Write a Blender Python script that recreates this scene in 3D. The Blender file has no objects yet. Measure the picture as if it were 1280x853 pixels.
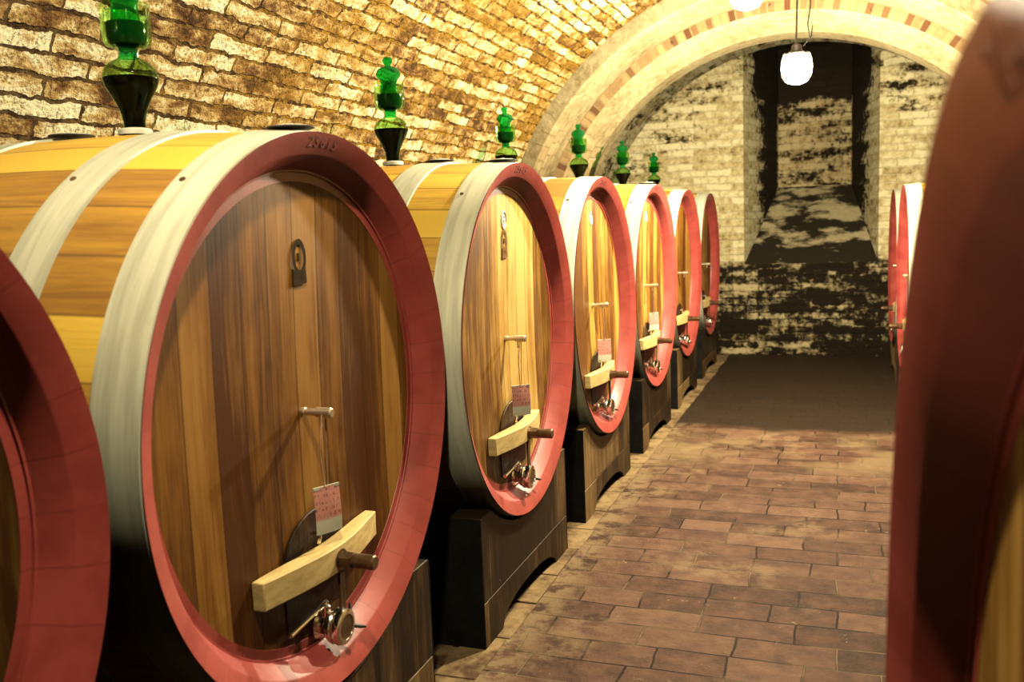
import bpy, math, random
from mathutils import Vector, Matrix, Euler
random.seed(7)
sc = bpy.context.scene
COL = sc.collection
PI = math.pi
H = 1.64                      # eye height
XC, ZC, R0 = -.45, 1.19, 2.38  # axis and radius of the vault

# ------------------------------------------------------------------ mesh helpers
class MB:
    """collects shapes, then links them as ONE mesh object"""
    def __init__(s): s.v = []; s.f = []; s.uv = {}
    def add(s, vs, fs, M=None):
        o = len(s.v)
        s.v += [tuple(M @ Vector(p)) if M else tuple(p) for p in vs]
        s.f += [tuple(i + o for i in f) for f in fs]
        return s
    def lathe(s, prof, n=48, M=None, ys=1.0, close=False, r0=0.0):
        """prof = [(radius, z)], turned about local Z"""
        vs = []; fs = []
        m = len(prof)
        for (r, z) in prof:
            for k in range(n):
                a = 2 * PI * k / n + r0
                vs.append((r * math.cos(a), r * math.sin(a) * ys, z))
        rng = m if close else m - 1
        for i in range(rng):
            j = (i + 1) % m
            for k in range(n):
                l = (k + 1) % n
                fs.append((i * n + k, i * n + l, j * n + l, j * n + k))
        if not close:
            if prof[0][0] > 1e-6: fs.append(tuple(range(n))[::-1])
            if prof[-1][0] > 1e-6: fs.append(tuple((m - 1) * n + k for k in range(n)))
        return s.add(vs, fs, M)
    def box(s, a, b, M=None):
        x0, y0, z0 = a; x1, y1, z1 = b
        vs = [(x0,y0,z0),(x1,y0,z0),(x1,y1,z0),(x0,y1,z0),(x0,y0,z1),(x1,y0,z1),(x1,y1,z1),(x0,y1,z1)]
        fs = [(0,3,2,1),(4,5,6,7),(0,1,5,4),(1,2,6,5),(2,3,7,6),(3,0,4,7)]
        return s.add(vs, fs, M)
    def prism(s, poly, d0, d1, M=None):
        """poly in (a, b) extruded along the third axis c from d0 to d1: vertex = (c, a, b)"""
        n = len(poly)
        vs = [(d0, a, b) for a, b in poly] + [(d1, a, b) for a, b in poly]
        fs = [tuple(range(n))[::-1], tuple(range(n, 2 * n))]
        for i in range(n):
            j = (i + 1) % n
            fs.append((i, j, n + j, n + i))
        return s.add(vs, fs, M)
    def tube(s, pts, r, n=10):
        pts = [Vector(p) for p in pts]
        vs = []; fs = []
        for i, p in enumerate(pts):
            t = (pts[min(i + 1, len(pts) - 1)] - pts[max(i - 1, 0)]).normalized()
            a = t.orthogonal().normalized() if i == 0 else (a - t * a.dot(t)).normalized()
            b = t.cross(a)
            rr = r[i] if isinstance(r, (list, tuple)) else r
            for k in range(n):
                q = 2 * PI * k / n
                vs.append(p + (a * math.cos(q) + b * math.sin(q)) * rr)
        for i in range(len(pts) - 1):
            for k in range(n):
                l = (k + 1) % n
                fs.append((i * n + k, i * n + l, (i + 1) * n + l, (i + 1) * n + k))
        fs.append(tuple(range(n))[::-1]); fs.append(tuple((len(pts) - 1) * n + k for k in range(n)))
        return s.add([tuple(v) for v in vs], fs)
    def build(s, name, mat, parent=None, smooth=35, bevel=0, loc=None):
        me = bpy.data.meshes.new(name)
        me.from_pydata(s.v, [], s.f); me.validate(); me.update()
        import bmesh
        bm = bmesh.new(); bm.from_mesh(me)
        bmesh.ops.recalc_face_normals(bm, faces=bm.faces[:])
        bm.to_mesh(me); bm.free()
        if smooth:
            for p in me.polygons: p.use_smooth = True
            me.set_sharp_from_angle(angle=math.radians(smooth))
        me.materials.append(mat)
        o = bpy.data.objects.new(name, me); COL.objects.link(o)
        if loc: o.location = loc
        if parent: o.parent = parent
        if bevel:
            b = o.modifiers.new('bevel', 'BEVEL'); b.width = bevel; b.segments = 2; b.limit_method = 'ANGLE'; b.angle_limit = math.radians(40)
        return o

def thing(name, label, cat, loc=(0,0,0), rot=(0,0,0), group=None):
    o = bpy.data.objects.new(name, None); COL.objects.link(o)
    o.empty_display_size = .1
    o.location = loc; o.rotation_euler = rot
    tag(o, label, cat, group)
    return o
def tag(o, label, cat, group=None):
    o['label'] = label; o['category'] = cat
    if group: o['group'] = group
    return o
def structure(o):
    o['kind'] = 'structure'; return o
def copy_tree(o, parent=None):
    kids = [c for c in ALL_KIDS(o)]
    c = o.copy(); COL.objects.link(c)
    if parent: c.parent = parent
    for k in kids: copy_tree(k, c)
    return c
def ALL_KIDS(o): return [k for k in bpy.data.objects if k.parent == o]

RX = Matrix.Rotation(PI/2, 4, 'Y')            # local Z -> +X
def T(x, y, z): return Matrix.Translation((x, y, z))

# ------------------------------------------------------------------ node helpers
class NT:
    def __init__(s, name):
        s.m = bpy.data.materials.new(name); s.m.use_nodes = True
        s.t = s.m.node_tree; s.t.nodes.clear()
        s.out = s.t.nodes.new('ShaderNodeOutputMaterial')
    def n(s, typ, ins=None, **at):
        x = s.t.nodes.new('ShaderNode' + typ)
        for k, v in at.items(): setattr(x, k, v)
        for k, v in (ins or {}).items(): s.set(x.inputs[k], v)
        return x
    def set(s, sock, v):
        if isinstance(v, bpy.types.NodeSocket): s.t.links.new(v, sock)
        elif isinstance(v, bpy.types.Node): s.t.links.new(v.outputs[0], sock)
        else:
            if sock.type == 'RGBA' and len(v) == 3: v = (*v, 1)
            sock.default_value = v
    def math(s, op, a, b=0.0, c=0.0, clamp=False):
        return s.n('Math', {0: a, 1: b, 2: c}, operation=op, use_clamp=clamp).outputs[0]
    def mix(s, f, a, b, mode='MIX'):
        x = s.n('Mix', data_type='RGBA', blend_type=mode)
        s.set(x.inputs[0], f); s.set(x.inputs[6], a); s.set(x.inputs[7], b)
        return x.outputs[2]
    def noise(s, vec, scale, detail=4, rough=.55, dist=0.0):
        return s.n('TexNoise', {'Vector': vec, 'Scale': scale, 'Detail': detail, 'Roughness': rough, 'Distortion': dist}).outputs['Fac']
    def ramp(s, f, lo, hi, smooth=True):
        x = s.n('MapRange', {'Value': f, 'From Min': lo, 'From Max': hi}, interpolation_type='SMOOTHSTEP' if smooth else 'LINEAR')
        return x.outputs[0]
    def cramp(s, f, stops):
        x = s.n('ValToRGB', {'Fac': f}); e = x.color_ramp.elements
        while len(e) < len(stops): e.new(.5)
        for k, (p, c) in enumerate(stops): e[k].position = p; e[k].color = (*c, 1)
        return x.outputs[0]
    def coord(s, kind='Object'): return s.n('TexCoord').outputs[kind]
    def sep(s, v):
        x = s.n('SeparateXYZ', {0: v}); return x.outputs
    def comb(s, x=0., y=0., z=0.): return s.n('CombineXYZ', {0: x, 1: y, 2: z}).outputs[0]
    def scale(s, v, k): return s.n('VectorMath', {0: v, 1: k}, operation='MULTIPLY').outputs[0]
    def vadd(s, v, k): return s.n('VectorMath', {0: v, 1: k}, operation='ADD').outputs[0]
    def bump(s, h, strength=.5, dist=.01):
        return s.n('Bump', {'Height': h, 'Strength': strength, 'Distance': dist}).outputs[0]
    def bsdf(s, col, rough=.6, metal=0., normal=None, **kw):
        b = s.n('BsdfPrincipled', {'Base Color': col, 'Roughness': rough, 'Metallic': metal})
        if normal is not None: s.set(b.inputs['Normal'], normal)
        for k, v in kw.items(): s.set(b.inputs[k], v)
        s.t.links.new(b.outputs[0], s.out.inputs[0])
        return s.m
    def world(s): return s.n('NewGeometry').outputs['Position']

# ------------------------------------------------------------------ materials
def mat_brick(name, mode):
    """old lime-washed brick; UV in metres"""
    t = NT(name)
    uv = t.coord('UV')
    pos = t.world()
    wob = t.n('TexNoise', {'Vector': uv, 'Scale': 5.0, 'Detail': 3.0}).outputs['Color']
    wob = t.scale(t.vadd(wob, (-.5, -.5, -.5)), (.09, .045, 0))
    wob2 = t.n('TexNoise', {'Vector': uv, 'Scale': 30.0, 'Detail': 3.0}).outputs['Color']
    wob2 = t.scale(t.vadd(wob2, (-.5, -.5, -.5)), (.034, .026, 0))
    w = t.vadd(t.vadd(uv, wob), wob2)
    bw, bh = {'vault': (.38, .076), 'end': (.30, .085), 'rib': (.12, .30)}[mode]
    b = t.n('TexBrick', {'Vector': w, 'Color1': (0,0,0), 'Color2': (1,1,1), 'Mortar': (.5,.5,.5), 'Scale': 1.0,
                         'Mortar Size': .009, 'Mortar Smooth': .35, 'Bias': 0.0, 'Brick Width': bw, 'Row Height': bh}, offset=.5, squash=1.0)
    rnd = b.outputs['Color']; fac = b.outputs['Fac']
    n1 = t.noise(uv, 2.2, 5, .6); n2 = t.noise(uv, 14, 6, .65); n3 = t.noise(uv, 60, 4, .7)
    n4 = t.noise(t.vadd(uv, (31, 7, 0)), .9, 4, .6)
    if mode == 'vault':
        x, y, z = t.sep(pos)[:3]
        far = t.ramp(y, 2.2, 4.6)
        n5 = t.noise(t.scale(uv, (1, 2.0, 1)), 7.0, 6, .7, .4)
        # lime wash worn off in blotches: bare brown brick, ochre, cream
        v = t.math('ADD', t.math('MULTIPLY', rnd, .26), t.math('MULTIPLY', n5, .95))
        v = t.math('ADD', v, t.math('MULTIPLY', t.math('SUBTRACT', n1, .5), .55))
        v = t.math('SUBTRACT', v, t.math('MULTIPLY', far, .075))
        col = t.cramp(v, [(.37, (.055,.025,.010)), (.46, (.22,.11,.035)), (.56, (.50,.34,.13)), (.68, (.84,.73,.46))])
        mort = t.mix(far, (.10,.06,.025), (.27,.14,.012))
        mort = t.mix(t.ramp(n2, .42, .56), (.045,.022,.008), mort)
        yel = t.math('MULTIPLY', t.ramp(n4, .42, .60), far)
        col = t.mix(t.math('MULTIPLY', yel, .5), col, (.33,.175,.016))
        pit = t.math('MULTIPLY', t.ramp(n3, .52, .38), t.ramp(n2, .62, .42))
        col = t.mix(t.math('MULTIPLY', pit, .8), col, (.05,.025,.010))
        col = t.mix(fac, col, mort)
        hgt = t.math('SUBTRACT', t.math('ADD', t.math('MULTIPLY', n2, .7), t.math('MULTIPLY', n3, .35)), t.math('MULTIPLY', fac, 1.3))
        hgt = t.math('ADD', hgt, t.math('MULTIPLY', rnd, .35))
        return t.bsdf(col, .9, normal=t.bump(hgt, 1.0, .045), **{'Specular IOR Level': .08})
    if mode == 'end':
        x, y, z = t.sep(pos)[:3]
        v = t.math('ADD', t.math('MULTIPLY', rnd, .25), t.math('MULTIPLY', n2, .75))
        col = t.cramp(v, [(.25, (.20,.13,.05)), (.42, (.56,.43,.20)), (.60, (.84,.73,.43))])
        mort = (.62,.50,.26)
        col = t.mix(t.math('MULTIPLY', fac, .35), col, mort)
        # soot and damp: bands over the foot of the wall, down both sides of the light shaft
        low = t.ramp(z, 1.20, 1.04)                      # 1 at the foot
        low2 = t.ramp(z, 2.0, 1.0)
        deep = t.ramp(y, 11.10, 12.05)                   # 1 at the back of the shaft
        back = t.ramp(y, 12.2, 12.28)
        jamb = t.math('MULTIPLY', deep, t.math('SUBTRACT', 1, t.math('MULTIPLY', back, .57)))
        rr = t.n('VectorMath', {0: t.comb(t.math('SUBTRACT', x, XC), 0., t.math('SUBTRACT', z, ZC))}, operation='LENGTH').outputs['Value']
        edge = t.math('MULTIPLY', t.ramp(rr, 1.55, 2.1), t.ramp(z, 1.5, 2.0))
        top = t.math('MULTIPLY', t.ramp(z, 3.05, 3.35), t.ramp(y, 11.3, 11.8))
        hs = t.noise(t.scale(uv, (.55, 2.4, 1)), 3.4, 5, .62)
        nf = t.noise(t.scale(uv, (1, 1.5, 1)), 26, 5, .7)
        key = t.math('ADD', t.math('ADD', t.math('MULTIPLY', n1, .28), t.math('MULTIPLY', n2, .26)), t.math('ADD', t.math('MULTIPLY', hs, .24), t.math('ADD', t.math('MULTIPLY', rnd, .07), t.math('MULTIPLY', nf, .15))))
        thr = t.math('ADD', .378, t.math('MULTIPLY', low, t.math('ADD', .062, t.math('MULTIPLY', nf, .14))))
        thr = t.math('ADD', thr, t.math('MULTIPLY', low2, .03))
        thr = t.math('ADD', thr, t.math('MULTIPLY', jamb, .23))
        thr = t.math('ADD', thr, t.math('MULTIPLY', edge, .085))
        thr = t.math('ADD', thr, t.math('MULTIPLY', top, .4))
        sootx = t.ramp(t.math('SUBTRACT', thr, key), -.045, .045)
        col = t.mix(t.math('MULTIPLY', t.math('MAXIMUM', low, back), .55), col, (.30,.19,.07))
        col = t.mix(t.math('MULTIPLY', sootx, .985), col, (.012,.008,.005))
        hgt = t.math('SUBTRACT', t.math('ADD', n2, t.math('MULTIPLY', n3, .4)), t.math('MULTIPLY', fac, .7))
        return t.bsdf(col, .9, normal=t.bump(hgt, .8, .03), **{'Specular IOR Level': .08})
    if mode == 'rib':
        x, y, z = t.sep(pos)[:3]
        hi = t.ramp(z, 1.9, 3.0)                        # smooth lime wash above, bare courses towards the feet
        v = t.math('ADD', t.math('MULTIPLY', n2, .45), t.math('ADD', t.math('MULTIPLY', n1, .45), t.math('MULTIPLY', hi, .10)))
        col = t.cramp(v, [(.34, (.10,.065,.03)), (.47, (.235,.175,.082)), (.61, (.38,.31,.17))])
        bare = t.math('MULTIPLY', t.ramp(n1, .47, .60), t.math('SUBTRACT', 1, t.math('MULTIPLY', hi, .75)))
        brick = t.mix(rnd, (.22,.12,.05), (.46,.34,.17))
        brick = t.mix(fac, brick, (.09,.05,.022))
        col = t.mix(t.math('MULTIPLY', bare, .6), col, brick)
        dk = t.math('MULTIPLY', t.ramp(t.noise(t.vadd(uv, (5, 3, 0)), 5, 6, .7), .63, .70), t.math('SUBTRACT', 1, t.math('MULTIPLY', hi, .5)))
        col = t.mix(dk, col, (.05,.03,.015))
        hgt = t.math('SUBTRACT', t.math('ADD', n2, t.math('MULTIPLY', n3, .3)), t.math('MULTIPLY', t.math('MULTIPLY', fac, bare), .6))
        return t.bsdf(col, .9, normal=t.bump(hgt, .55, .02), **{'Specular IOR Level': .08})

def mat_rib_brick():
    t = NT('bare_rib_brick'); uv = t.coord('UV')
    n2 = t.noise(uv, 12, 6, .65)
    b = t.n('TexBrick', {'Vector': uv, 'Color1': (.09,.036,.016), 'Color2': (.34,.22,.095), 'Mortar': (.22,.15,.07), 'Scale': 1.0, 'Mortar Size': .008, 'Brick Width': .065, 'Row Height': .5})
    col = t.mix(t.ramp(n2, .40, .30), b.outputs[0], (.05,.03,.02))
    return t.bsdf(col, .9, normal=t.bump(n2, .7, .02), **{'Specular IOR Level': .08})

def mat_floor():
    t = NT('worn_terracotta_paving'); pos = t.coord('Object')
    x, y, z = t.sep(pos)[:3]
    wob = t.n('TexNoise', {'Vector': pos, 'Scale': 3.0, 'Detail': 3.0}).outputs['Color']
    w = t.vadd(pos, t.scale(t.vadd(wob, (-.5,-.5,-.5)), (.05, .03, 0)))
    b = t.n('TexBrick', {'Vector': w, 'Color1': (0,0,0), 'Color2': (1,1,1), 'Mortar': (.5,.5,.5), 'Scale': 1.0, 'Mortar Size': .0045, 'Mortar Smooth': .3,
                         'Brick Width': .37, 'Row Height': .172}, offset=.43, squash=.72, squash_frequency=3)
    rnd, fac = b.outputs['Color'], b.outputs['Fac']
    n1 = t.noise(pos, 1.3, 5, .6); n2 = t.noise(pos, 9, 6, .65); n3 = t.noise(pos, 55, 4, .7)
    v = t.math('ADD', t.math('MULTIPLY', rnd, .26), t.math('MULTIPLY', n2, .74))
    col = t.cramp(v, [(.30, (.034,.017,.010)), (.48, (.088,.043,.027)), (.68, (.15,.080,.049))])
    mort = t.mix(t.ramp(t.noise(pos, 2.3, 3), .45, .62), (.012,.007,.004), (.14,.095,.05))
    col = t.mix(fac, col, mort)
    # lime dust lying in patches, with the lamp's pool of light painted paler
    dust_and_pool = t.math('MULTIPLY', t.ramp(t.noise(t.vadd(pos, (3,9,0)), 1.7, 6, .62), .53, .66), t.ramp(n2, .40, .56))
    lamp_pool = t.ramp(t.math('ABSOLUTE', t.math('SUBTRACT', y, 6.45)), .75, .2)
    dust_and_pool = t.math('ADD', t.math('MULTIPLY', dust_and_pool, .38), t.math('MULTIPLY', t.math('MULTIPLY', lamp_pool, t.ramp(n1, .42, .58)), .5), clamp=True)
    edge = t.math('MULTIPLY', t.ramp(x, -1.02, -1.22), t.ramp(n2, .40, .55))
    dust_and_pool = t.math('MAXIMUM', dust_and_pool, t.math('MULTIPLY', edge, .6))
    chip = t.math('MULTIPLY', t.ramp(t.noise(t.vadd(pos, (1,2,0)), 20, 5, .75), .63, .68), t.ramp(n1, .45, .6))
    col = t.mix(dust_and_pool, col, (.25,.175,.085))
    col = t.mix(t.math('MULTIPLY', chip, .7), col, (.42,.34,.20))
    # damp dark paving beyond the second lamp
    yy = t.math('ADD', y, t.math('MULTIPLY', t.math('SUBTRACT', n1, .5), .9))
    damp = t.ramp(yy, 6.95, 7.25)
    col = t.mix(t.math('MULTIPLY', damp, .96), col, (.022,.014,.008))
    hgt = t.math('SUBTRACT', t.math('ADD', n2, t.math('MULTIPLY', n3, .3)), t.math('MULTIPLY', fac, .9))
    return t.bsdf(col, t.math('ADD', .6, t.math('MULTIPLY', n2, .25)), normal=t.bump(hgt, .8, .016), **{'Specular IOR Level': .12})

def mat_wood_planks(name, light=(.70,.44,.14), mid=(.45,.24,.05), dark=(.15,.062,.014), pw=.118, seam=True, tint=True, stain=False):
    """upright boards in the local Y-Z plane"""
    t = NT(name); ob = t.coord('Object')
    oi = t.n('ObjectInfo')
    x, y, z = t.sep(ob)[:3]
    rnd0 = oi.outputs['Random']
    k = t.math('DIVIDE', t.math('ADD', y, t.math('MULTIPLY', rnd0, 3.0)), pw)
    idx = t.math('FLOOR', k); fr = t.math('FRACT', k)
    pr = t.n('TexWhiteNoise', {'W': t.math('ADD', idx, t.math('MULTIPLY', rnd0, 91))}, noise_dimensions='1D').outputs['Value']
    gv = t.comb(t.math('MULTIPLY', y, 26), t.math('MULTIPLY', pr, 40), t.math('MULTIPLY', z, 1.4))
    g = t.noise(gv, 1.0, 6, .62, .6)
    gf = t.noise(t.comb(t.math('MULTIPLY', y, 130), t.math('MULTIPLY', pr, 40), t.math('MULTIPLY', z, 5)), 1.0, 3, .6)
    big = t.noise(t.comb(t.math('MULTIPLY', y, 4), rnd0, t.math('MULTIPLY', z, 1.6)), 1.0, 4, .6)
    v = t.math('ADD', t.math('ADD', t.math('MULTIPLY', g, .60), t.math('MULTIPLY', gf, .22)), t.math('MULTIPLY', t.math('SUBTRACT', pr, .5), .40))
    v = t.math('ADD', v, t.math('MULTIPLY', t.math('SUBTRACT', big, .5), .75))
    col = t.cramp(v, [(.27, dark), (.44, mid), (.61, light)])
    # silvery ray flecks of quarter sawn oak
    fl = t.noise(t.comb(t.math('MULTIPLY', y, 46), t.math('ADD', t.math('MULTIPLY', z, 8), t.math('MULTIPLY', y, 60)), t.math('MULTIPLY', pr, 9)), 1.0, 2, .5)
    fle = t.math('MULTIPLY', t.ramp(fl, .66, .72), t.ramp(pr, .45, .6))
    col = t.mix(t.math('MULTIPLY', fle, .5), col, light)
    if seam:
        ed = t.math('MINIMUM', fr, t.math('SUBTRACT', 1, fr))
        sm = t.ramp(ed, .035, .008)
        col = t.mix(t.math('MULTIPLY', sm, .7), col, (.05,.025,.01))
    if stain:      # wine and damp stains around the hatch and drips
        d = t.math('ADD', t.math('POWER', t.math('DIVIDE', y, .27), 2), t.math('POWER', t.math('DIVIDE', t.math('ADD', z, -.16), .34), 2))
        m = t.math('ADD', d, t.math('MULTIPLY', t.math('SUBTRACT', t.noise(ob, 6, 5), .5), 1.6))
        col = t.mix(t.math('MULTIPLY', t.ramp(m, 1.2, .3), .72), col, (.05,.026,.010))
    if tint: col = t.mix(1.0, col, oi.outputs['Color'], 'MULTIPLY')
    hg = t.math('ADD', g, t.math('MULTIPLY', gf, .5))
    return t.bsdf(col, .5, normal=t.bump(hg, .3, .004), **{'Specular IOR Level': .18})

def mat_staves():
    t = NT('cask_stave_oak'); uv = t.coord('UV'); oi = t.n('ObjectInfo')
    u, v, _ = t.sep(uv)[:3]                 # u = stave number, v = length in metres
    rnd0 = oi.outputs['Random']
    idx = t.math('FLOOR', u); fr = t.math('FRACT', u)
    pr = t.n('TexWhiteNoise', {'W': t.math('ADD', idx, t.math('MULTIPLY', rnd0, 57))}, noise_dimensions='1D').outputs['Value']
    g = t.noise(t.comb(t.math('MULTIPLY', u, 3.2), t.math('MULTIPLY', pr, 30), t.math('MULTIPLY', v, 2.2)), 1.0, 6, .62, .5)
    gf = t.noise(t.comb(t.math('MULTIPLY', u, 16), t.math('MULTIPLY', pr, 30), t.math('MULTIPLY', v, 5)), 1.0, 4, .6)
    w = t.math('ADD', t.math('ADD', t.math('MULTIPLY', g, .45), t.math('MULTIPLY', gf, .17)), t.math('SUBTRACT', t.math('MULTIPLY', pr, .56), .08))
    col = t.cramp(w, [(.30, (.27,.12,.022)), (.47, (.52,.27,.035)), (.64, (.82,.50,.065))])
    ed = t.math('MINIMUM', fr, t.math('SUBTRACT', 1, fr))
    col = t.mix(t.math('MULTIPLY', t.ramp(ed, .035, .006), .65), col, (.12,.05,.015))
    return t.bsdf(col, .5, normal=t.bump(t.math('ADD', g, gf), .2, .004))

def mat_simple(name, col, rough=.5, metal=0., var=.25, scale=12, bump=.1, stretch=(1,1,1), dark=None, **kw):
    t = NT(name); ob = t.scale(t.coord('Object'), stretch)
    n = t.noise(ob, scale, 5, .6); n2 = t.noise(ob, scale * 5, 4, .65)
    dk = dark or tuple(c * (1 - 2 * var) for c in col)
    c = t.mix(t.ramp(t.math('ADD', t.math('MULTIPLY', n, .7), t.math('MULTIPLY', n2, .3)), .32, .62), dk, col)
    return t.bsdf(c, rough, metal, normal=t.bump(t.math('ADD', n, n2), bump, .004) if bump else None, **kw)

def mat_rim():
    t = NT('red_painted_chime'); ob = t.coord('Object')
    n = t.noise(ob, 7, 5, .6); n2 = t.noise(ob, 45, 4, .65)
    x, y, z = t.sep(ob)[:3]
    ang = t.math('ARCTAN2', t.math('ADD', z, -.752), y)
    k = t.math('MULTIPLY', t.math('DIVIDE', ang, 2*PI), 40.0)
    pr = t.n('TexWhiteNoise', {'W': t.math('FLOOR', k)}, noise_dimensions='1D').outputs['Value']
    fr = t.math('FRACT', k); ed = t.math('MINIMUM', fr, t.math('SUBTRACT', 1, fr))
    col = t.mix(t.ramp(n, .3, .7), (.27,.036,.030), (.40,.064,.050))
    col = t.mix(t.math('MULTIPLY', pr, .35), col, (.46,.09,.068))
    chip = t.ramp(n2, .69, .74)
    col = t.mix(t.math('MULTIPLY', chip, .7), col, (.16,.035,.025))
    line = t.math('MULTIPLY', t.ramp(ed, .025, .006), t.ramp(n, .45, .55))
    col = t.mix(t.math('MULTIPLY', line, .5), col, (.14,.025,.02))
    return t.bsdf(col, .42, normal=t.bump(t.math('ADD', n, t.math('MULTIPLY', n2, .4)), .18, .004))

def mat_hoop():
    t = NT('galvanised_hoop'); uv = t.coord('Object')
    n = t.noise(t.scale(uv, (30, 2, 2)), 1.0, 5, .6); n2 = t.noise(uv, 5, 5, .6)
    col = t.mix(t.ramp(n, .35, .65), (.50,.48,.35), (.71,.68,.50))
    col = t.mix(t.math('MULTIPLY', t.ramp(n2, .55, .7), .35), col, (.40,.39,.33))
    return t.bsdf(col, .42, .15, normal=t.bump(n, .08, .003))

def mat_glass(name, col, alpha=.25, rough=.03):
    """thin blown glass: coloured see-through with mirror-like glints"""
    t = NT(name)
    tr = t.n('BsdfTransparent', {'Color': col})
    gl = t.n('BsdfGlossy', {'Color': (1,1,1), 'Roughness': rough})
    df = t.n('BsdfDiffuse', {'Color': tuple(c*.8 for c in col)})
    fr = t.n('LayerWeight', {'Blend': .14})
    m0 = t.n('MixShader', {0: alpha, 1: tr, 2: df})
    m = t.n('MixShader', {0: t.math('MULTIPLY', fr.outputs['Fresnel'], .7), 1: m0, 2: gl})
    t.t.links.new(m.outputs[0], t.out.inputs[0])
    return t.m

def mat_emit(name, col, s):
    t = NT(name); e = t.n('Emission', {'Color': col, 'Strength': s})
    t.t.links.new(e.outputs[0], t.out.inputs[0]); return t.m

M = dict(
    vault=mat_brick('limewashed_vault_brick', 'vault'), end=mat_brick('sooty_limewashed_brick', 'end'), rib=mat_brick('arch_limewash', 'rib'), ribb=mat_rib_brick(),
    floor=mat_floor(), staves=mat_staves(), rim=mat_rim(), hoop=mat_hoop(),
    head=mat_wood_planks('cask_head_oak', stain=True),
    door=mat_wood_planks('wine_stained_hatch_oak', (.062,.028,.008), (.034,.015,.005), (.012,.006,.003), .2, False, False),
    bar=mat_simple('sawn_pale_oak', (.74,.52,.20), .6, 0, .15, 10, .1, (6,1,6), dark=(.50,.32,.11)),
    stand=mat_wood_planks('weathered_stand_oak', (.26,.155,.062), (.095,.052,.020), (.018,.010,.005), .9, False, False),
    side=mat_simple('shade_black_wood', (.012,.011,.009), .8, 0, .3, 8, **{'Specular IOR Level': .1}),  # shade on the cradle sides put into a near-black colour
    bolt=mat_simple('brown_steel', (.20,.12,.06), .35, .7, .3, 20),
    chrome=mat_simple('chromed_steel', (.78,.76,.70), .16, 1., .05, 20, 0),
    brass=mat_simple('worn_nickel', (.72,.66,.50), .3, .9, .1, 20, 0),
    rubber=mat_simple('black_rubber', (.02,.02,.02), .6),
    brand=mat_simple('burnt_brand', (.045,.026,.010), .9, 0, .3, 40, **{'Specular IOR Level': .05}),
    medal=mat_simple('pale_cast_medal', (.84,.77,.60), .6, 0, .08, 60, .2),
    glass=mat_glass('green_blown_glass', (.08,.62,.20), .07),
    cglass=mat_glass('pale_green_glass', (.55,.80,.40), .0),
    wine=mat_simple('dark_red_wine', (.006,.002,.002), .08, 0, .1, 5, 0, **{'Specular IOR Level': .06}),
    liq=mat_simple('deep_green_liquid', (.002,.045,.016), .08, 0, .2, 5, 0, **{'Specular IOR Level': .1}),
    collar=mat_simple('white_bung', (.74,.68,.50), .6),
    string=mat_simple('pinkish_string', (.52,.27,.16), .8),
    lamp_metal=mat_simple('dark_lamp_metal', (.06,.05,.045), .5, .6),
    wire=mat_simple('black_cable', (.02,.018,.016), .6),
    shade=mat_glass('fluted_clear_glass', (.96,.95,.88), .12, .08),
    kerb=mat_simple('pale_dusty_paver', (.27,.18,.085), .9, 0, .3, 6, .8, dark=(.07,.038,.02), **{'Specular IOR Level': .1}),
    void=mat_simple('soot_black', (.015,.013,.012), .9),
)
def mat_tag():
    t = NT('two_tone_paper_tag'); ob = t.coord('Object')
    x, y, z = t.sep(ob)[:3]
    low = t.ramp(z, -.085, -.095)
    n = t.noise(ob, 30, 4)
    col = t.mix(low, t.mix(n, (.70,.26,.20), (.80,.36,.27)), t.mix(n, (.72,.64,.44), (.85,.78,.56)))
    # rows of handwriting
    wv = t.noise(t.comb(t.math('MULTIPLY', y, 200), 0., t.math('MULTIPLY', z, 60)), 1.0, 3, .6)
    row = t.math('MULTIPLY', t.ramp(wv, .53, .58), t.math('SUBTRACT', 1, low))
    lane = t.math('GREATER_THAN', t.math('FRACT', t.math('MULTIPLY', z, 55)), .45)
    col = t.mix(t.math('MULTIPLY', t.math('MULTIPLY', row, lane), .8), col, (.22,.04,.035))
    return t.bsdf(col, .75)
M['tag'] = mat_tag()

# ------------------------------------------------------------------ the room
def set_uv(me, uvs):
    l = me.uv_layers.new(name='UVMap')
    for p in me.polygons:
        for li, vi in zip(p.loop_indices, p.vertices): l.data[li].uv = uvs[vi]
def grid_obj(name, rows, uvs, mat):
    """rows: list of equal lists of points"""
    vs = [p for r in rows for p in r]; n = len(rows[0])
    fs = [(i*n+k, i*n+k+1, (i+1)*n+k+1, (i+1)*n+k) for i in range(len(rows)-1) for k in range(n-1)]
    me = bpy.data.meshes.new(name); me.from_pydata(vs, [], fs); me.update()
    set_uv(me, [q for r in uvs for q in r])
    for p in me.polygons: p.use_smooth = True
    me.materials.append(mat)
    o = bpy.data.objects.new(name, me); COL.objects.link(o)
    return structure(o)
def arc(R, a0=0., a1=PI, n=48): return [(XC + R*math.cos(a0+(a1-a0)*k/n), ZC + R*math.sin(a0+(a1-a0)*k/n)) for k in range(n+1)]
Y0, YR, YE = -3.2, 7.5, 11.0
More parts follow.
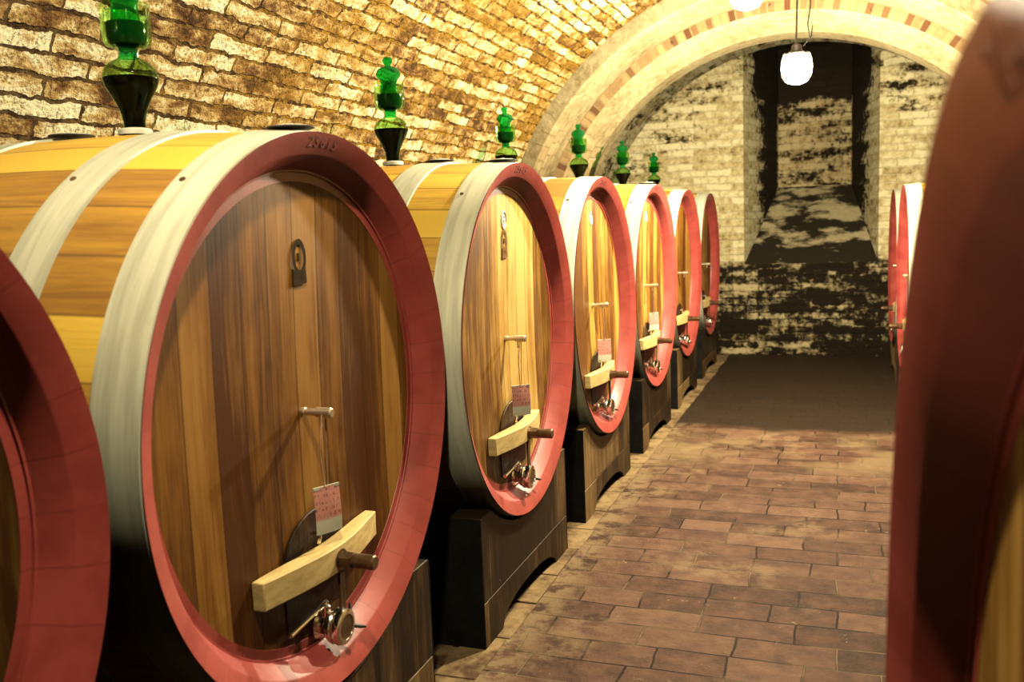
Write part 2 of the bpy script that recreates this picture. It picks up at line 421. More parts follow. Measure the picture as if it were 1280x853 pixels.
# barrel vault and the two long walls
A = arc(R0)
ys = [Y0, -1, 1, 3, 5, 6.5, YR]
def arc_rows(R, yl):
    A = arc(R); rows = []; uv = []
    for y in yl:
        rows.append([(x, y, z) for x, z in A]); uv.append([(y, ZC + R*PI*k/48) for k in range(49)])
    return rows, uv
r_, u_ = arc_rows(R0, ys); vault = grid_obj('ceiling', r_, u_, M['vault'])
r_, u_ = arc_rows(R0, [8.7, 10, YE]); ceil2 = grid_obj('ceiling_end_bay', r_, u_, M['end'])
for nm, xs in (('wall_left', XC - R0), ('wall_right', XC + R0)):
    rows = [[(xs, y, 0), (xs, y, ZC)] for y in (Y0, 3, YR)]
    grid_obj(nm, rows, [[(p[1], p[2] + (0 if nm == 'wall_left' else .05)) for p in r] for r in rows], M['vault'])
    rows = [[(xs, y, 0), (xs, y, ZC)] for y in (YR, YE)]
    grid_obj(nm + '_end_bay', rows, [[(p[1], p[2]) for p in r] for r in rows], M['end'])
rows = [[(XC - R0, Y0, 0), (XC - R0, Y0, 3.7)], [(XC + R0, Y0, 0), (XC + R0, Y0, 3.7)]]
grid_obj('wall_front', rows, [[(p[0], p[2]) for p in r] for r in rows], M['vault'])
# the two-order arch across the vault: profile (y, R)
def arch(name, prof, mat, axis):
    rows = []; uvs = []
    off = 0
    n = 64
    for i, (y, R) in enumerate(prof):
        if i: off += math.hypot(y - prof[i-1][0], R - prof[i-1][1])
        pts = [(XC - R, y, 0), (XC - R, y, ZC*.5)] + [(XC - R*math.cos(PI*k/n), y, ZC + R*math.sin(PI*k/n)) for k in range(n+1)] + [(XC + R, y, ZC*.5), (XC + R, y, 0)]
        s = [0, ZC*.5] + [ZC + 2.2*PI*k/n for k in range(n+1)] + [ZC*1.5 + 2.2*PI, 2*ZC + 2.2*PI]
        rows.append(pts); uvs.append([(q, off) for q in s])
    o = grid_obj(name, rows, uvs, mat)
    o.data.set_sharp_from_angle(angle=math.radians(35))
    return o
arch('trim_1', [(YR, 2.41), (YR, 2.25), (YR+.012, 2.235), (8.0, 2.215)], M['rib'], 0)
arch('trim_2', [(8.0, 2.215), (8.0, 2.12)], M['ribb'], 0)
arch('trim_3', [(8.0, 2.12), (8.015, 2.105), (8.38, 2.03), (8.40, 2.015), (8.7, 2.015), (8.7, 2.41)], M['rib'], 0)
# end wall with its splayed light shaft
NX0, NX1, NZ0, NZ1 = -1.065, .41, 1.08, 3.75
BX0, BX1, BZ0, BY = -.75, .13, 2.0, 12.3
mb = MB()
def quad(mb, a, b, c, d): mb.add([a, b, c, d], [(0,1,2,3)])
def end_wall():
    vs = []; fs = []; uv = []
    def q(pts, uvs):
        o = len(vs); vs.extend(pts); uv.extend(uvs); fs.append(tuple(range(o, o+4)))
    W0, W1, ZT = XC - R0 - .02, XC + R0 + .02, 3.75
    def flat(x0, x1, z0, z1): q([(x0,YE,z0),(x1,YE,z0),(x1,YE,z1),(x0,YE,z1)], [(x0,z0),(x1,z0),(x1,z1),(x0,z1)])
    flat(W0, NX0, 0, ZT); flat(NX1, W1, 0, ZT); flat(NX0, NX1, 0, NZ0)
    L = math.hypot(NX0-BX0, BY-YE)
    q([(NX0,YE,NZ0),(BX0,BY,BZ0),(BX0,BY,NZ1),(NX0,YE,NZ1)], [(NX0,NZ0),(NX0+L,BZ0),(NX0+L,NZ1),(NX0,NZ1)])
    q([(NX1,YE,NZ0),(BX1,BY,BZ0),(BX1,BY,NZ1),(NX1,YE,NZ1)], [(NX1,NZ0),(NX1-L,BZ0),(NX1-L,NZ1),(NX1,NZ1)])
    q([(BX0,BY,BZ0),(BX1,BY,BZ0),(BX1,BY,NZ1),(BX0,BY,NZ1)], [(BX0,BZ0),(BX1,BZ0),(BX1,NZ1),(BX0,NZ1)])
    q([(NX0,YE,NZ1),(NX1,YE,NZ1),(BX1,BY,NZ1),(BX0,BY,NZ1)], [(NX0,0),(NX1,0),(BX1,1.5),(BX0,1.5)])
    me = bpy.data.meshes.new('wall_back'); me.from_pydata(vs, [], fs); me.update(); set_uv(me, uv)
    me.materials.append(M['end']); o = bpy.data.objects.new('wall_back', me); COL.objects.link(o); structure(o)
end_wall()
def mat_sill():
    t = NT('stained_plaster_sill'); p = t.coord('Object')
    x, y, z = t.sep(p)[:3]
    n = t.noise(t.scale(p, (1.0, 1.0, 2.4)), 2.0, 5, .6); n2 = t.noise(p, 14, 5, .65)
    col = t.mix(n2, (.26,.20,.10), (.60,.50,.28))
    dk = t.math('ADD', t.ramp(n, .42, .53), t.math('MULTIPLY', t.ramp(z, 1.32, 1.2), t.ramp(n, .3, .5)), clamp=True)
    col = t.mix(t.math('MULTIPLY', dk, .98), col, (.016,.012,.007))
    return t.bsdf(col, .9, normal=t.bump(n2, .4, .01), **{'Specular IOR Level': .08})
s = MB(); quad(s, (NX0,YE,NZ0), (NX1,YE,NZ0), (BX1,BY,BZ0), (BX0,BY,BZ0))
structure(s.build('trim_4', mat_sill(), None, 0))
# floor, with the kerb of pavers laid lengthwise along the stands
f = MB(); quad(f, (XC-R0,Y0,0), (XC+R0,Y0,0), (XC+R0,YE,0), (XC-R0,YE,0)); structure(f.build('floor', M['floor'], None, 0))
k = MB(); y = 1.9
while y < 10.9:
    L = random.uniform(.30, .40); w = random.uniform(-.008, .008)
    h = random.uniform(.004, .009)
    k.box((-1.395+w, y, -.02), (-1.235+w, y+L-.010, h)); y += L
structure(k.build('trim_5', M['kerb'], None, 0, .004))

# ------------------------------------------------------------------ the casks
CR, YS, LB = .75, .98, 1.24            # head radius, oval factor, length; local +X is the head side, base at the origin
CZ = .752
def rad(L): return .744 + .026 * (1 - ((L - LB/2) / (LB/2))**2)
def xl(prof, n=120):                    # lathe about the cask's own axis: prof = [(r, depth behind the rim)]
    m = MB(); m.lathe([(r, -d) for r, d in prof], n, T(0,0,CZ) @ RX, YS); return m
def cask_part_open(prof, n=120):
    """surface of revolution without caps"""
    m = MB(); vs = []; fs = []; k = len(prof)
    for (r, d) in prof:
        for j in range(n):
            a = 2*PI*j/n; vs.append((-d, r*math.sin(a)*YS, CZ + r*math.cos(a)))
    for i in range(k-1):
        for j in range(n):
            l = (j+1) % n; fs.append((i*n+j, i*n+l, (i+1)*n+l, (i+1)*n+j))
    return m.add(vs, fs)

def make_cask():
    root = thing('wine_cask', '-', 'cask')
    # staves, with UV = (stave number, length)
    nL, nA, NST = 16, 160, 34
    vs = []; uv = []; fs = []
    Ls = [.006 + (LB-.012)*i/nL for i in range(nL+1)]
    for L in Ls:
        for j in range(nA+1):
            a = 2*PI*j/nA; r = rad(L)
            vs.append((-L, r*math.sin(a)*YS, CZ + r*math.cos(a))); uv.append((NST*j/nA, L))
    n1 = nA + 1
    for i in range(nL):
        for j in range(nA): fs.append((i*n1+j, (i+1)*n1+j, (i+1)*n1+j+1, i*n1+j+1))
    me = bpy.data.meshes.new('stave_body'); me.from_pydata(vs, [], fs); me.update(); set_uv(me, uv)
    for p in me.polygons: p.use_smooth = True
    me.materials.append(M['staves']); b = bpy.data.objects.new('stave_body', me); COL.objects.link(b); b.parent = root
    # hoops
    for (a, w) in ((.006, .118), (.305, .118), (LB-.423, .118), (LB-.124, .118)):
        pr = [(rad(a)-.002, a), (rad(a)+.0065, a+.001), (rad(a+w*.5)+.0065, a+w*.5), (rad(a+w)+.0065, a+w-.001), (rad(a+w)-.002, a+w)]
        h = cask_part_open(pr, 160).build('hoop', M['hoop'], root)
        rv = MB()                                    # the riveted lap on top of each hoop
        for an, dl in ((-.62, .8),):
            L = a + w*dl; r = rad(L) + .0062
            rv.lathe([(.008, 0), (.007, .003), (.003, .005), (0, .0055)], 12, T(-L, r*math.sin(an)*YS, CZ + r*math.cos(an)) @ Matrix.Rotation(-an, 4, 'X'))
        rv.build('rivet', M['bolt'], h)
    # red chime and the painted ring round the head
    pr = [(CR-.003, .006), (CR, 0), (CR-.054, .024), (CR-.059, .028), (CR-.091, .077), (CR-.093, .080), (CR-.099, .081), (CR-.100, .086), (CR-.124, .086), (CR-.125, .089)]
    cask_part_open(pr, 160).build('rim', M['rim'], root, 25)
    # back end
    xl([(0, LB-.05), (.66, LB-.05), (.70, LB-.06), (.742, LB-.006)][::-1], 64).build('back_head', M['door'], root)
    # front head: a gently dished disc of upright boards
    pr = [(0.0, .102), (.2, .100), (.4, .095), (.55, .090), (.632, .0875)]
    m = MB(); vs = [(-.102, 0, CZ)]; fs = []; n = 96
    for r, d in pr[1:]:
        for j in range(n):
            a = 2*PI*j/n; vs.append((-d, r*math.sin(a)*YS, CZ + r*math.cos(a)))
    for j in range(n): fs.append((0, 1+j, 1+(j+1) % n))
    for i in range(len(pr)-2):
        for j in range(n):
            l = (j+1) % n; fs.append((1+i*n+j, 1+(i+1)*n+j, 1+(i+1)*n+l, 1+i*n+l))
    head = m.add(vs, fs).build('head', M['head'], root)
    # hatch: an arched board let into the foot of the head
    dz = CZ
    poly = [(-.16, dz-.575), (.16, dz-.575)] + [(.16*math.cos(a), dz-.42 + .145*math.sin(a)) for a in [PI*k/14 for k in range(15)]]
    door = MB().prism(poly, -.094, -.086).build('hatch', M['door'], root, 30, .003)
    # bowed clamping bar across the hatch
    P = []
    N = 16
    for i in range(N+1):                              # front edge
        y = -.295 + .59*i/N; b = math.cos(y/.295*PI/2) if abs(y) < .295 else 0
        P.append((y, -.056 + .044*b**1.15))
    for i in range(N+1):                              # back edge
        y = .295 - .59*i/N; b = math.cos(y/.295*PI/2)
        P.append((y, -.092 + .022*max(b,0)**2.0))
    vs = [(x, y, dz-.447) for y, x in P] + [(x, y, dz-.372) for y, x in P]; n = len(P)
    fs = [tuple(range(n)), tuple(range(n, 2*n))] + [(i, (i+1) % n, n+(i+1) % n, n+i) for i in range(n)]
    MB().add(vs, fs).build('clamp_bar', M['bar'], door, 25, .003)
    bz = dz - .415
    bm_ = MB(); bm_.lathe([(.030, 0), (.030, .012)], 24, T(-.022, .006, bz) @ RX)
    bm_.lathe([(.024, .010), (.024, .048)], 6, T(-.022, .006, bz) @ RX)
    bm_.lathe([(.019, .046), (.021, .05), (.021, .112), (.018, .116)], 20, T(-.022, .006, bz) @ RX)
    bm_.build('clamp_bolt', M['bolt'], door, 30)
    MB().box((-.030, .010, dz-.590), (-.022, .036, dz-.40)).build('bolt_strap', M['stand'], door, 0, .002)
    hk = MB(); hk.tube([(-.08 , -.03, dz-.335), (-.06, -.03, dz-.325), (-.055, -.03, dz-.34), (-.06,-.03,dz-.36)], .006, 8); hk.build('hatch_hook', M['chrome'], door)
    # chromed draw-off valve
    vz = dz - .613; vy = .005
    A_ = T(-.092, vy, vz) @ RX
    v = MB(); v.lathe([(.046, 0), (.046, .006), (.028, .008), (.028, .030), (.040, .033), (.042, .037), (.042, .044), (.036, .047)], 32, A_)
    tap = v.build('tap', M['chrome'], root, 30)
    c = MB(); c.lathe([(.036, .046), (.049, .048), (.051, .054), (.049, .059), (.043, .061), (.043, .064), (.050, .066), (.052, .072), (.050, .084), (.043, .088), (.036, .088), (.035, .083)], 36, A_)
    c.build('clamp_ring', M['chrome'], tap, 30)
    MB().lathe([(0, .0845), (.0345, .0845), (.036, .086)][::-1], 24, A_).build('end_cap', M['bolt'], tap, 30)
    wn = MB(); ex = -.092 + .072
    wn.tube([(ex, vy+.046, vz-.020), (ex, vy+.066, vz-.026)], .007, 8)
    for sgn in (-1, 1): wn.tube([(ex, vy+.058, vz-.024), (ex+.016*sgn, vy+.072, vz-.012-.018*sgn), (ex+.024*sgn, vy+.088, vz-.004-.032*sgn)], [.006, .006, .004], 8)
    wn.build('wing_nut', M['rubber'], tap)
    lv = MB(); lx = -.092 + .022
    lv.lathe([(.013, 0), (.013, .03), (.009, .034), (.009, .044)], 16, T(lx, vy, vz+.024))
    lv.tube([(lx, vy, vz+.064), (lx+.002, vy-.06, vz+.058), (lx+.004, vy-.185, vz+.050)], [.0065, .006, .0075], 10)
    lv.build('lever', M['chrome'], tap)
    # small sampling cock with a drip spout, at mid height
    sp = MB(); S_ = T(-.103, -.01, dz+.004) @ RX
    sp.lathe([(.012, 0), (.012, .012), (.010, .014), (.010, .046), (.0145, .049), (.0145, .092), (.011, .096), (0, .096)], 16, S_)
    sp.tube([(-.045, -.01, dz-.004), (-.043, -.01, dz-.036)], .0045, 8)
    sp.build('sampling_cock', M['brass'], root, 30)
    # burnt maker's brand: a horseshoe ring on a block
    br = MB(); bc = dz + .425; X0, X1 = -.0955, -.0900
    def ring(rx, rz, t, c, n=28):
        vs = []; fs = []
        for k in range(n):
            a = 2*PI*k/n
            for q in (1, 1 - t):
                vs.append((0, rx*q*math.cos(a), c + rz*(1-(1-q)*.8)*math.sin(a)))
        return vs, [(2*k, 2*((k+1) % n), 2*((k+1) % n)+1, 2*k+1) for k in range(n)]
    vs, fs = ring(.034, .050, .40, bc); br.add([(X1, y, z) for _, y, z in vs], fs); br.add([(X1-.008, y, z) for _, y, z in vs], fs)
    br.prism([(-.032, bc-.075), (.032, bc-.070), (.030, bc-.030), (.012, bc-.045), (-.012, bc-.045), (-.030, bc-.030)], X1-.008, X1)
    br.prism([(-.004, bc-.010), (.004, bc-.010), (.002, bc+.012), (-.002, bc+.012)], X1-.008, X1)
    br.build('maker_brand', M['brand'], root, 0)
    return root

def curve_text(body, size, mat, name, parent, loc, rot, depth=.001):
    cu = bpy.data.curves.new(name, 'FONT'); cu.body = body; cu.size = size; cu.align_x = 'CENTER'; cu.align_y = 'CENTER'; cu.extrude = depth; cu.resolution_u = 2
    o = bpy.data.objects.new(name, cu); COL.objects.link(o)
    dg = bpy.context.evaluated_depsgraph_get(); me = bpy.data.meshes.new_from_object(o.evaluated_get(dg)); COL.objects.unlink(o); bpy.data.objects.remove(o)
    me.materials.clear(); me.materials.append(mat)
    o = bpy.data.objects.new(name, me); COL.objects.link(o); o.parent = parent; o.location = loc; o.rotation_euler = rot
    return o
M['stamp'] = mat_simple('stamped_red_paint', (.14,.022,.018), .5, 0, .1, 30)

cask = make_cask()
# number stamped into the chime: digits along the top of the rim
tilt = math.atan2(.021, .052)
for i, ch in enumerate('25615'):
    a = (i - 1.3) * .042
    r = CR - .026
    curve_text(ch, .043, M['stamp'], 'stamped_number', cask, (-.0112, r*math.sin(a)*YS, CZ + r*math.cos(a)), (Matrix.Rotation(-a, 4, 'X') @ Matrix.Rotation(tilt, 4, 'Y') @ Euler((PI/2, 0, PI/2)).to_matrix().to_4x4()).to_euler(), .0008)

def medallion(parent):
    m = MB(); Mx = T(-.099, .0, CZ+.515) @ RX
    m.lathe([(.040, 0), (.042, .004), (.040, .010), (.034, .012), (.031, .008), (0, .008)], 32, Mx, .80)
    m.lathe([(.024, .008), (.023, .0105), (.018, .0105), (.017, .008)], 28, Mx, .80)
    m.lathe([(.010, .008), (.007, .0115), (0, .012)], 16, Mx, .9)
    return m.build('medallion', M['medal'], parent, 30)

def place(c, yc, ny=0., nz=0., x=-1.279, right=False, zc=1.153):
    rot = Euler((0, nz if not right else 0., (0 if not right else PI) + (ny if not right else 0)))
    Rm = rot.to_matrix()
    loc = Vector((x, yc, zc)) - Rm @ Vector((0, 0, CZ))
    c.location = loc; c.rotation_euler = rot

G = 'big oval wine casks along the two sides of the vault'
LEFT = [  # y, yaw, lean, shift in x, head tint, label
    (0.545, 0, 0.006, 0.016, (.26,.24,.20), 'red rimmed oval wine cask cut off by the left edge, nearest on the left'),
    (2.084, 0.01, 0.015, 0.002, (.43,.315,.20), 'largest whole wine cask with dark brown head, paper tag and burnt horseshoe brand'),
    (3.636, 0.01, 0, -0.018, (.88,.85,.76), 'second whole wine cask on the left, pale striped head with white medallion'),
    (5.165, 0, -0.016, -0.004, (.86,.74,.46), 'third whole wine cask on the left, bright honey yellow head'),
    (6.695, -0.018, 0.008, -0.008, (.82,.74,.56), 'fourth whole wine cask on the left, under the fourth green airlock'),
    (8.222, -0.012, 0.008, 0.003, (.62,.48,.30), 'fifth whole wine cask on the left, under the fifth green airlock'),
    (9.765, 0, 0.006, 0.009, (.62,.54,.42), 'farthest wine cask of the left row, next to the end wall'),
]
casks = []
for i, (yc, ny, nz, dx, tint, lab) in enumerate(LEFT):
    c = cask if i == 0 else copy_tree(cask)
    casks.append(c)
RIGHT = [(.454, .059, .979, (.62,.60,.50), 'blurred red rimmed wine cask at the right edge, closest to the viewer'),
         (8.10, .485, H-.54, (.9,.9,.8), 'nearer of two narrow wine casks seen edge-on beyond the blurred right cask'),
         (9.63, .485, H-.54, (.9,.9,.8), 'farther of two narrow wine casks seen edge-on, right of the end wall')]
rc = [copy_tree(cask) for _ in RIGHT]
for c, (yc, ny, nz, dx, tint, lab) in zip(casks, LEFT):
    place(c, yc, ny, nz, -1.279 - dx); tag(c, lab, 'cask', G)
    for k_ in ALL_KIDS(c):
        if k_.name.startswith('head'): k_.color = (*tint, 1)
for c, (yc, x, zc, tint, lab) in zip(rc, RIGHT):
    place(c, yc, 0, 0, x, True, zc); tag(c, lab, 'cask', G)
    for k_ in ALL_KIDS(c):
        if k_.name.startswith('head'): k_.color = (*tint, 1)
for c in casks[2:5]: medallion(c)
M['brand2'] = mat_simple('faint_brand', (.20,.10,.03), .9, 0, .3, 40, **{'Specular IOR Level': .05})
for k_ in ALL_KIDS(casks[2]):                           # fainter on the pale striped head
    if k_.name.startswith('maker_brand'):
        k_.data = k_.data.copy(); k_.data.materials[0] = M['brand2']
for c in casks[3:]:                                     # no brand to be seen on the further heads
    for k_ in ALL_KIDS(c):
        if k_.name.startswith('maker_brand'): bpy.data.objects.remove(k_)

# ------------------------------------------------------------------ wooden stands under the casks
def make_stand(cz=1.153):
    dz_ = cz - 1.153
    root = thing('cask_stand', '-', 'stand')
    def board(d0, d1, zlo, zhi, arch_cut, wing=.53, hw=.56, Rr=.762):
        # outline of a cradle board clipped between zlo and zhi
        wing += dz_
        def top(y):
            a = abs(y) / YS
            c = cz - math.sqrt(max(Rr*Rr - a*a, 0)) if a < Rr else 9
            return min(min(wing, c), zhi)
        def bot(y):
            if arch_cut and abs(y) < .37: return .095*math.sqrt(1-(abs(y)/.37)**2.4)
            return zlo
        N = 48; ysx = [-hw + 2*hw*i/N for i in range(N+1)]
        m = MB()
        P = [(y, bot(y)) for y in ysx] + [(y, top(y)) for y in reversed(ysx)]
        return m.prism(P, d0, d1)
    for nm, d0, d1 in (('front_board', -.135, 0.), ('rear_board', -1.05, -.93)):
        for zl, zh, ac in ((0, .185 + min(dz_, 0)*.4, True), (.189 + min(dz_, 0)*.4, .6, False)):
            board(d0, d1, zl, zh, ac, .53 if d0 > -.5 else .50, Rr=.770 if d0 > -.5 else .80).build(nm, M['stand'], root, 20, .003)
    for s_ in (-1, 1):
        y0, y1 = (.50, .562) if s_ > 0 else (-.562, -.50)
        MB().box((-.93, y0, 0), (-.137, y1, .46+dz_)).build('side_board', M['side'], root, 0, .003)
        MB().box((-.14, (y1 if s_ > 0 else y0-.004), .0), (.0, (y1+.004 if s_ > 0 else y0), .525+dz_)).build('corner_shade', M['side'], root, 0)  # thin dark sheet carrying the painted side shade over the front board's end
    return root
stand = make_stand()
SG = 'dark timber cradles under the casks'
spots = [(yc, -1.304-dx, 0, ['timber cradle under the nearest left cask, black in shadow', 'dark plank cradle under the largest brown headed cask',
          'two-plank cradle with arched foot under the pale striped cask', 'plank cradle with arched foot under the honey yellow cask',
          'plank cradle under the fourth whole cask on the left', 'dark cradle under the fifth whole cask on the left', 'black cradle under the cask beside the end wall'][i])
         for i, (yc, ny, nz, dx, t_, l_) in enumerate(LEFT)]
spots += [(RIGHT[0][0], RIGHT[0][1]+.026, PI, 'timber cradle under the blurred right cask'), (8.10, .511, PI, 'dark cradle under the nearer edge-on right cask'), (9.63, .511, PI, 'dark cradle under the farther edge-on right cask')]
for i, (yc, x, rz, lab) in enumerate(spots):
    if i == 7: o = make_stand(RIGHT[0][2])
    elif i == 8: o = stand2 = make_stand(RIGHT[1][2])
    else: o = stand if i == 0 else copy_tree(stand2 if i == 9 else stand)
    o.location = (x, yc, 0); o.rotation_euler = (0, 0, rz); tag(o, lab, 'stand', SG)

# ------------------------------------------------------------------ green glass airlocks in the bungs
def make_airlock():
    root = thing('glass_airlock', '-', 'airlock')
    MB().lathe([(.045, -.002), (.046, .010), (.043, .014), (.032, .016)], 32).build('collar', M['collar'], root, 30)
    n = 40
    def shell(name, pr, mat):
        m = MB(); vs = []; fs = []
        for r, z in pr:
            for k in range(n): vs.append((r*math.cos(2*PI*k/n), r*math.sin(2*PI*k/n), z))
        for i in range(len(pr)-1):
            for k in range(n): fs.append((i*n+k, i*n+(k+1) % n, (i+1)*n+(k+1) % n, (i+1)*n+k))
        return m.add(vs, fs).build(name, mat, root, 60)
    bulb = [(.029, .012), (.030, .035), (.036, .065), (.052, .100), (.068, .128), (.075, .148), (.074, .163), (.066, .182), (.050, .197), (.034, .204), (.028, .210)]
    shell('bulb', bulb, M['cglass'])
    wn = [(r - .002, z) for r, z in bulb[:6]] + [(.0735, .153), (0, .153)]
    MB().lathe(wn, n).build('wine', M['wine'], root, 50)
    shell('neck', [(.028, .208), (.027, .222), (.031, .232), (.045, .240)], M['glass'])
    cup = [(.034, .234), (.058, .242), (.0645, .255), (.0655, .290), (.065, .345), (.0655, .352)]
    shell('outer_cup', cup, M['cglass'])
    MB().lathe([(.030, .236), (.046, .246), (.052, .262), (.0545, .302), (0, .302)], n).build('cup_liquid', M['liq'], root, 40)
    cap = [(.040, .285), (.037, .330), (.034, .352), (.040, .368), (.052, .380), (.0535, .392), (.046, .408), (.028, .420), (.014, .424), (.013, .430), (.021, .440), (.022, .450), (.016, .461), (0.001, .464)]
    shell('stopper', cap, M['glass'])
    return root
air = make_airlock()
AL = ['green glass airlock cut off by the top edge, on the largest brown headed cask', 'tall green glass airlock of dark wine on the pale striped cask',
      'green glass airlock in front of the vault edge, on the honey yellow cask', 'green glass airlock before the brick arch, on the fourth whole cask',
      'green glass airlock before the end wall, on the fifth whole cask', 'smallest green glass airlock, on the farthest left cask']
SC = [1.0, 1.0, .92, .97, .95, .93]
for i, c in enumerate(casks[1:]):
    o = air if i == 0 else copy_tree(air)
    bpy.context.view_layer.update()
    p = c.matrix_world @ Vector((-.60, 0, CZ + rad(.60)))
    o.location = p + Vector((0, 0, .007)); o.scale = (SC[i],)*3; o.rotation_euler = (0, 0, random.random()*6)
    tag(o, AL[i], 'airlock', 'green glass airlocks on top of the casks')
    # small loose disc (bung lid) lying on the front hoop
# thin lids lying on the crown of some casks
def make_lid():
    root = thing('bung_lid', '-', 'lid')
    MB().lathe([(.062, 0), (.063, .002), (.060, .004), (0, .0045)], 32).build('plate', M['rubber'], root, 30)
    MB().lathe([(.050, .0045), (.046, .007), (.012, .008), (.010, .012), (0, .013)], 28).build('pale_cap', M['collar'], root, 30)
    return root
lid = make_lid(); LD = [(1, .80, 'flat disc lid at the back of the largest brown headed cask, left of its airlock'), (1, .075, 'flat dark disc lid lying on the crown of the largest brown headed cask'), (2, .36, 'small flat disc lid behind the front hoop of the pale striped cask'),
     (2, .075, 'small flat disc lid on the front hoop of the pale striped cask'), (4, .075, 'small flat disc lid on the front hoop of the fourth whole cask')]
for j, (i, L, lab) in enumerate(LD):
    o = lid if j == 0 else copy_tree(lid)
    p = casks[i].matrix_world @ Vector((-L, -.03, CZ + rad(L) + .0105)); o.location = p
    tag(o, lab, 'lid', 'disc lids lying on the casks')

# ------------------------------------------------------------------ paper tags on strings, hung from the sampling cocks
def make_tag(tw=.082, th=.130, sl=.215, turn=0.):
    root = thing('paper_tag', '-', 'tag')
    n = 6; vs = []; fs = []
    for i in range(n+1):
        for j in range(4):
            z = -th*i/n; y = -tw/2 + tw*j/3
            bow = .006*math.sin(i/n*2.4) + .004*math.sin(j)
            for d in (0, .0012): vs.append((bow + d, y, z))
    def I(i, j, d): return (i*4+j)*2 + d
    for i in range(n):
        for j in range(3):
            fs += [(I(i,j,0), I(i,j+1,0), I(i+1,j+1,0), I(i+1,j,0)), (I(i,j,1), I(i+1,j,1), I(i+1,j+1,1), I(i,j+1,1))]
    for i in range(n): fs += [(I(i,0,0), I(i+1,0,0), I(i+1,0,1), I(i,0,1)), (I(i,3,0), I(i,3,1), I(i+1,3,1), I(i+1,3,0))]
    for j in range(3): fs += [(I(0,j,0), I(0,j,1), I(0,j+1,1), I(0,j+1,0)), (I(n,j,0), I(n,j+1,0), I(n,j+1,1), I(n,j,1))]
    p = MB().add(vs, fs).build('paper', M['tag'], root)
    p.rotation_euler = (0, 0, turn)
    MB().box((-.001, -tw/2, -.006), (.004, tw/2, .002)).build('paper_fold', M['collar'], root, 0).rotation_euler = (0, 0, turn)
    s_ = MB()
    s_.tube([(.002, -.008, -.004), (.004, -.024, sl*.5), (.010, -.012, sl-.012), (.010, 0, sl+.002), (.006, .012, sl-.012), (.002, .016, sl*.45), (.002, .008, -.004)], .0018, 6)
    s_.build('string', M['string'], root)
    return root
TL = [(1, 'pink and cream paper tag on string, hung on the largest brown headed cask', -.45), (2, 'narrow pale tag on string, hung on the pale striped cask', -.9), (3, 'pale tag on long string, hung on the honey yellow cask', -1.0), (4, 'small tag on string, hung on the fourth whole cask', -.8)]
for i, lab, tr in TL:
    o = make_tag(turn=tr)
    p = casks[i].matrix_world @ Vector((-.040, -.01, CZ + .013 - .215)); o.location = p; o.rotation_euler = (0, 0, 0)
    tag(o, lab, 'tag', 'paper tags hung from the sampling cocks')

# ------------------------------------------------------------------ hanging lamps
def make_lamp(drop):
    root = thing('hanging_lamp', '-', 'lamp')
    MB().lathe([(.055, drop+.015), (.055, drop), (.030, drop-.02), (.010, drop-.03), (0, drop-.03)][::-1], 24).build('ceiling_rose', M['lamp_metal'], root, 30)
    w = MB(); w.tube([(0, 0, drop-.02), (.004, 0, drop*.6), (-.004, 0, .16)], .007, 8)
    w.tube([(.03, 0, drop-.01), (.075, .0, drop*.72), (.095, 0, drop*.5), (.075, 0, .30), (.09, 0, .20), (.11, 0, .29), (.10, 0, .21), (.045, 0, .15)], .005, 8)
    w.build('cable', M['wire'], root)
    MB().lathe([(.018, .17), (.034, .16), (.040, .12), (.075, .105), (.078, .098), (.03, .095)], 28).build('lamp_holder', M['lamp_metal'], root, 30)
    n = 64; m = MB(); vs = []; fs = []
    pr = [(.085, .100), (.100, .060), (.108, 0), (.100, -.055), (.075, -.095), (.03, -.112), (.002, -.114)]
    for i, (r, z) in enumerate(pr):
        for k in range(n):
            a = 2*PI*k/n; q = r*(1 + (.05 if i < 2 else .02)*math.cos(12*a)); vs.append((q*math.cos(a), q*math.sin(a), z + (.008*math.cos(12*a) if i == 0 else 0)))
    for i in range(len(pr)-1):
        for k in range(n): fs.append((i*n+k, i*n+(k+1) % n, (i+1)*n+(k+1) % n, (i+1)*n+k))
    m.add(vs, fs).build('glass_shade', M['shade'], root, 60)
    MB().lathe([(.016, .095), (.020, .07), (.040, .035), (.048, 0), (.042, -.032), (.022, -.050), (0, -.055)], 28).build('bulb', M['bulb'], root, 60)
    return root
WARM = (1.0, .88, .60)
M['bulb'] = mat_emit('glowing_bulb', (1.0, .92, .74), 40.0)
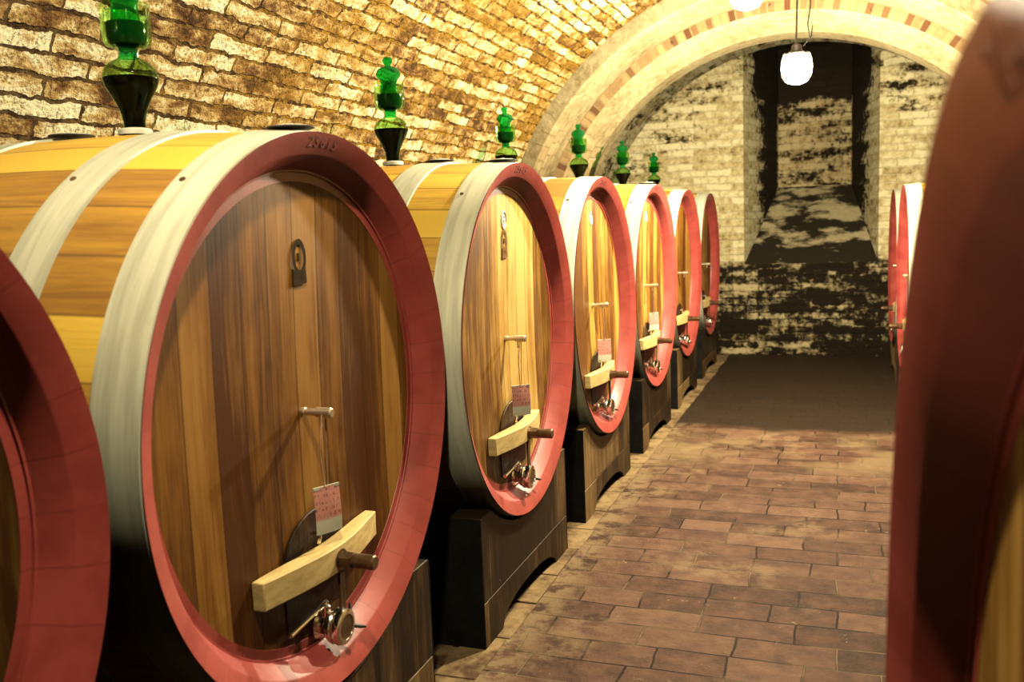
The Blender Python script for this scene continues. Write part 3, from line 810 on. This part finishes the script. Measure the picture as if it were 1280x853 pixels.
def lamp(loc, power, label, r=.05):
    top = ZC + math.sqrt(R0**2 - (loc[0]-XC)**2) - loc[2]
    o = make_lamp(top); o.location = loc
    tag(o, label, 'lamp', 'hanging bulb lamps down the middle of the vault')
    li = bpy.data.lights.new('lamp_light', 'POINT'); li.energy = power; li.color = WARM; li.shadow_soft_size = r
    lo = bpy.data.objects.new('lamp_light', li); COL.objects.link(lo); lo.parent = o; lo.location = (0, 0, -.16)
    return o
lamp((-.30, 7.0, 2.69), 580, 'glowing hanging lamp with clear glass shade before the end arch')
lamp((-.53, 5.75, 2.98), 110, 'lamp hung high under the vault, cut off by the top edge')
lamp((-.38, 4.4, 3.06), 440, 'hanging lamp above the middle of the aisle, outside the picture')
lamp((-2.3, -.2, 2.28), 45, 'hanging lamp over the nearest left cask, outside the picture')
lamp((-.62, 1.12, 3.12), 175, 'hanging lamp above the viewer, outside the picture')

w = bpy.data.worlds.new('cellar_air'); sc.world = w; w.use_nodes = True
w.node_tree.nodes['Background'].inputs[0].default_value = (.9, .75, .5, 1); w.node_tree.nodes['Background'].inputs[1].default_value = .03

# ------------------------------------------------------------------ camera
cd = bpy.data.cameras.new('camera'); cam = bpy.data.objects.new('camera', cd); COL.objects.link(cam)
cd.sensor_width = 36; cd.sensor_fit = 'HORIZONTAL'; cd.lens = 1123.2 / 1280 * 36
YAW, PIT, ROLL = .3520, .1271, -.0397
fw = Vector((-math.sin(YAW)*math.cos(PIT), math.cos(YAW)*math.cos(PIT), -math.sin(PIT))); rt = Vector((math.cos(YAW), math.sin(YAW), 0)); up = rt.cross(fw)
rt, up = rt*math.cos(ROLL) + up*math.sin(ROLL), up*math.cos(ROLL) - rt*math.sin(ROLL)
cam.matrix_world = Matrix(((rt.x, up.x, -fw.x, 0), (rt.y, up.y, -fw.y, 0), (rt.z, up.z, -fw.z, H), (0, 0, 0, 1)))
cd.clip_start = .02
cd.dof.use_dof = True; cd.dof.focus_distance = 3.6; cd.dof.aperture_fstop = 3.5
sc.camera = cam
sc.view_settings.view_transform = 'Standard'; sc.view_settings.look = 'None'
sc.cycles.diffuse_bounces = 0; sc.cycles.caustics_reflective = False; sc.cycles.caustics_refractive = False
sc.view_settings.exposure = 0.22; sc.view_settings.gamma = 1.0; sc.view_settings.use_curve_mapping = False
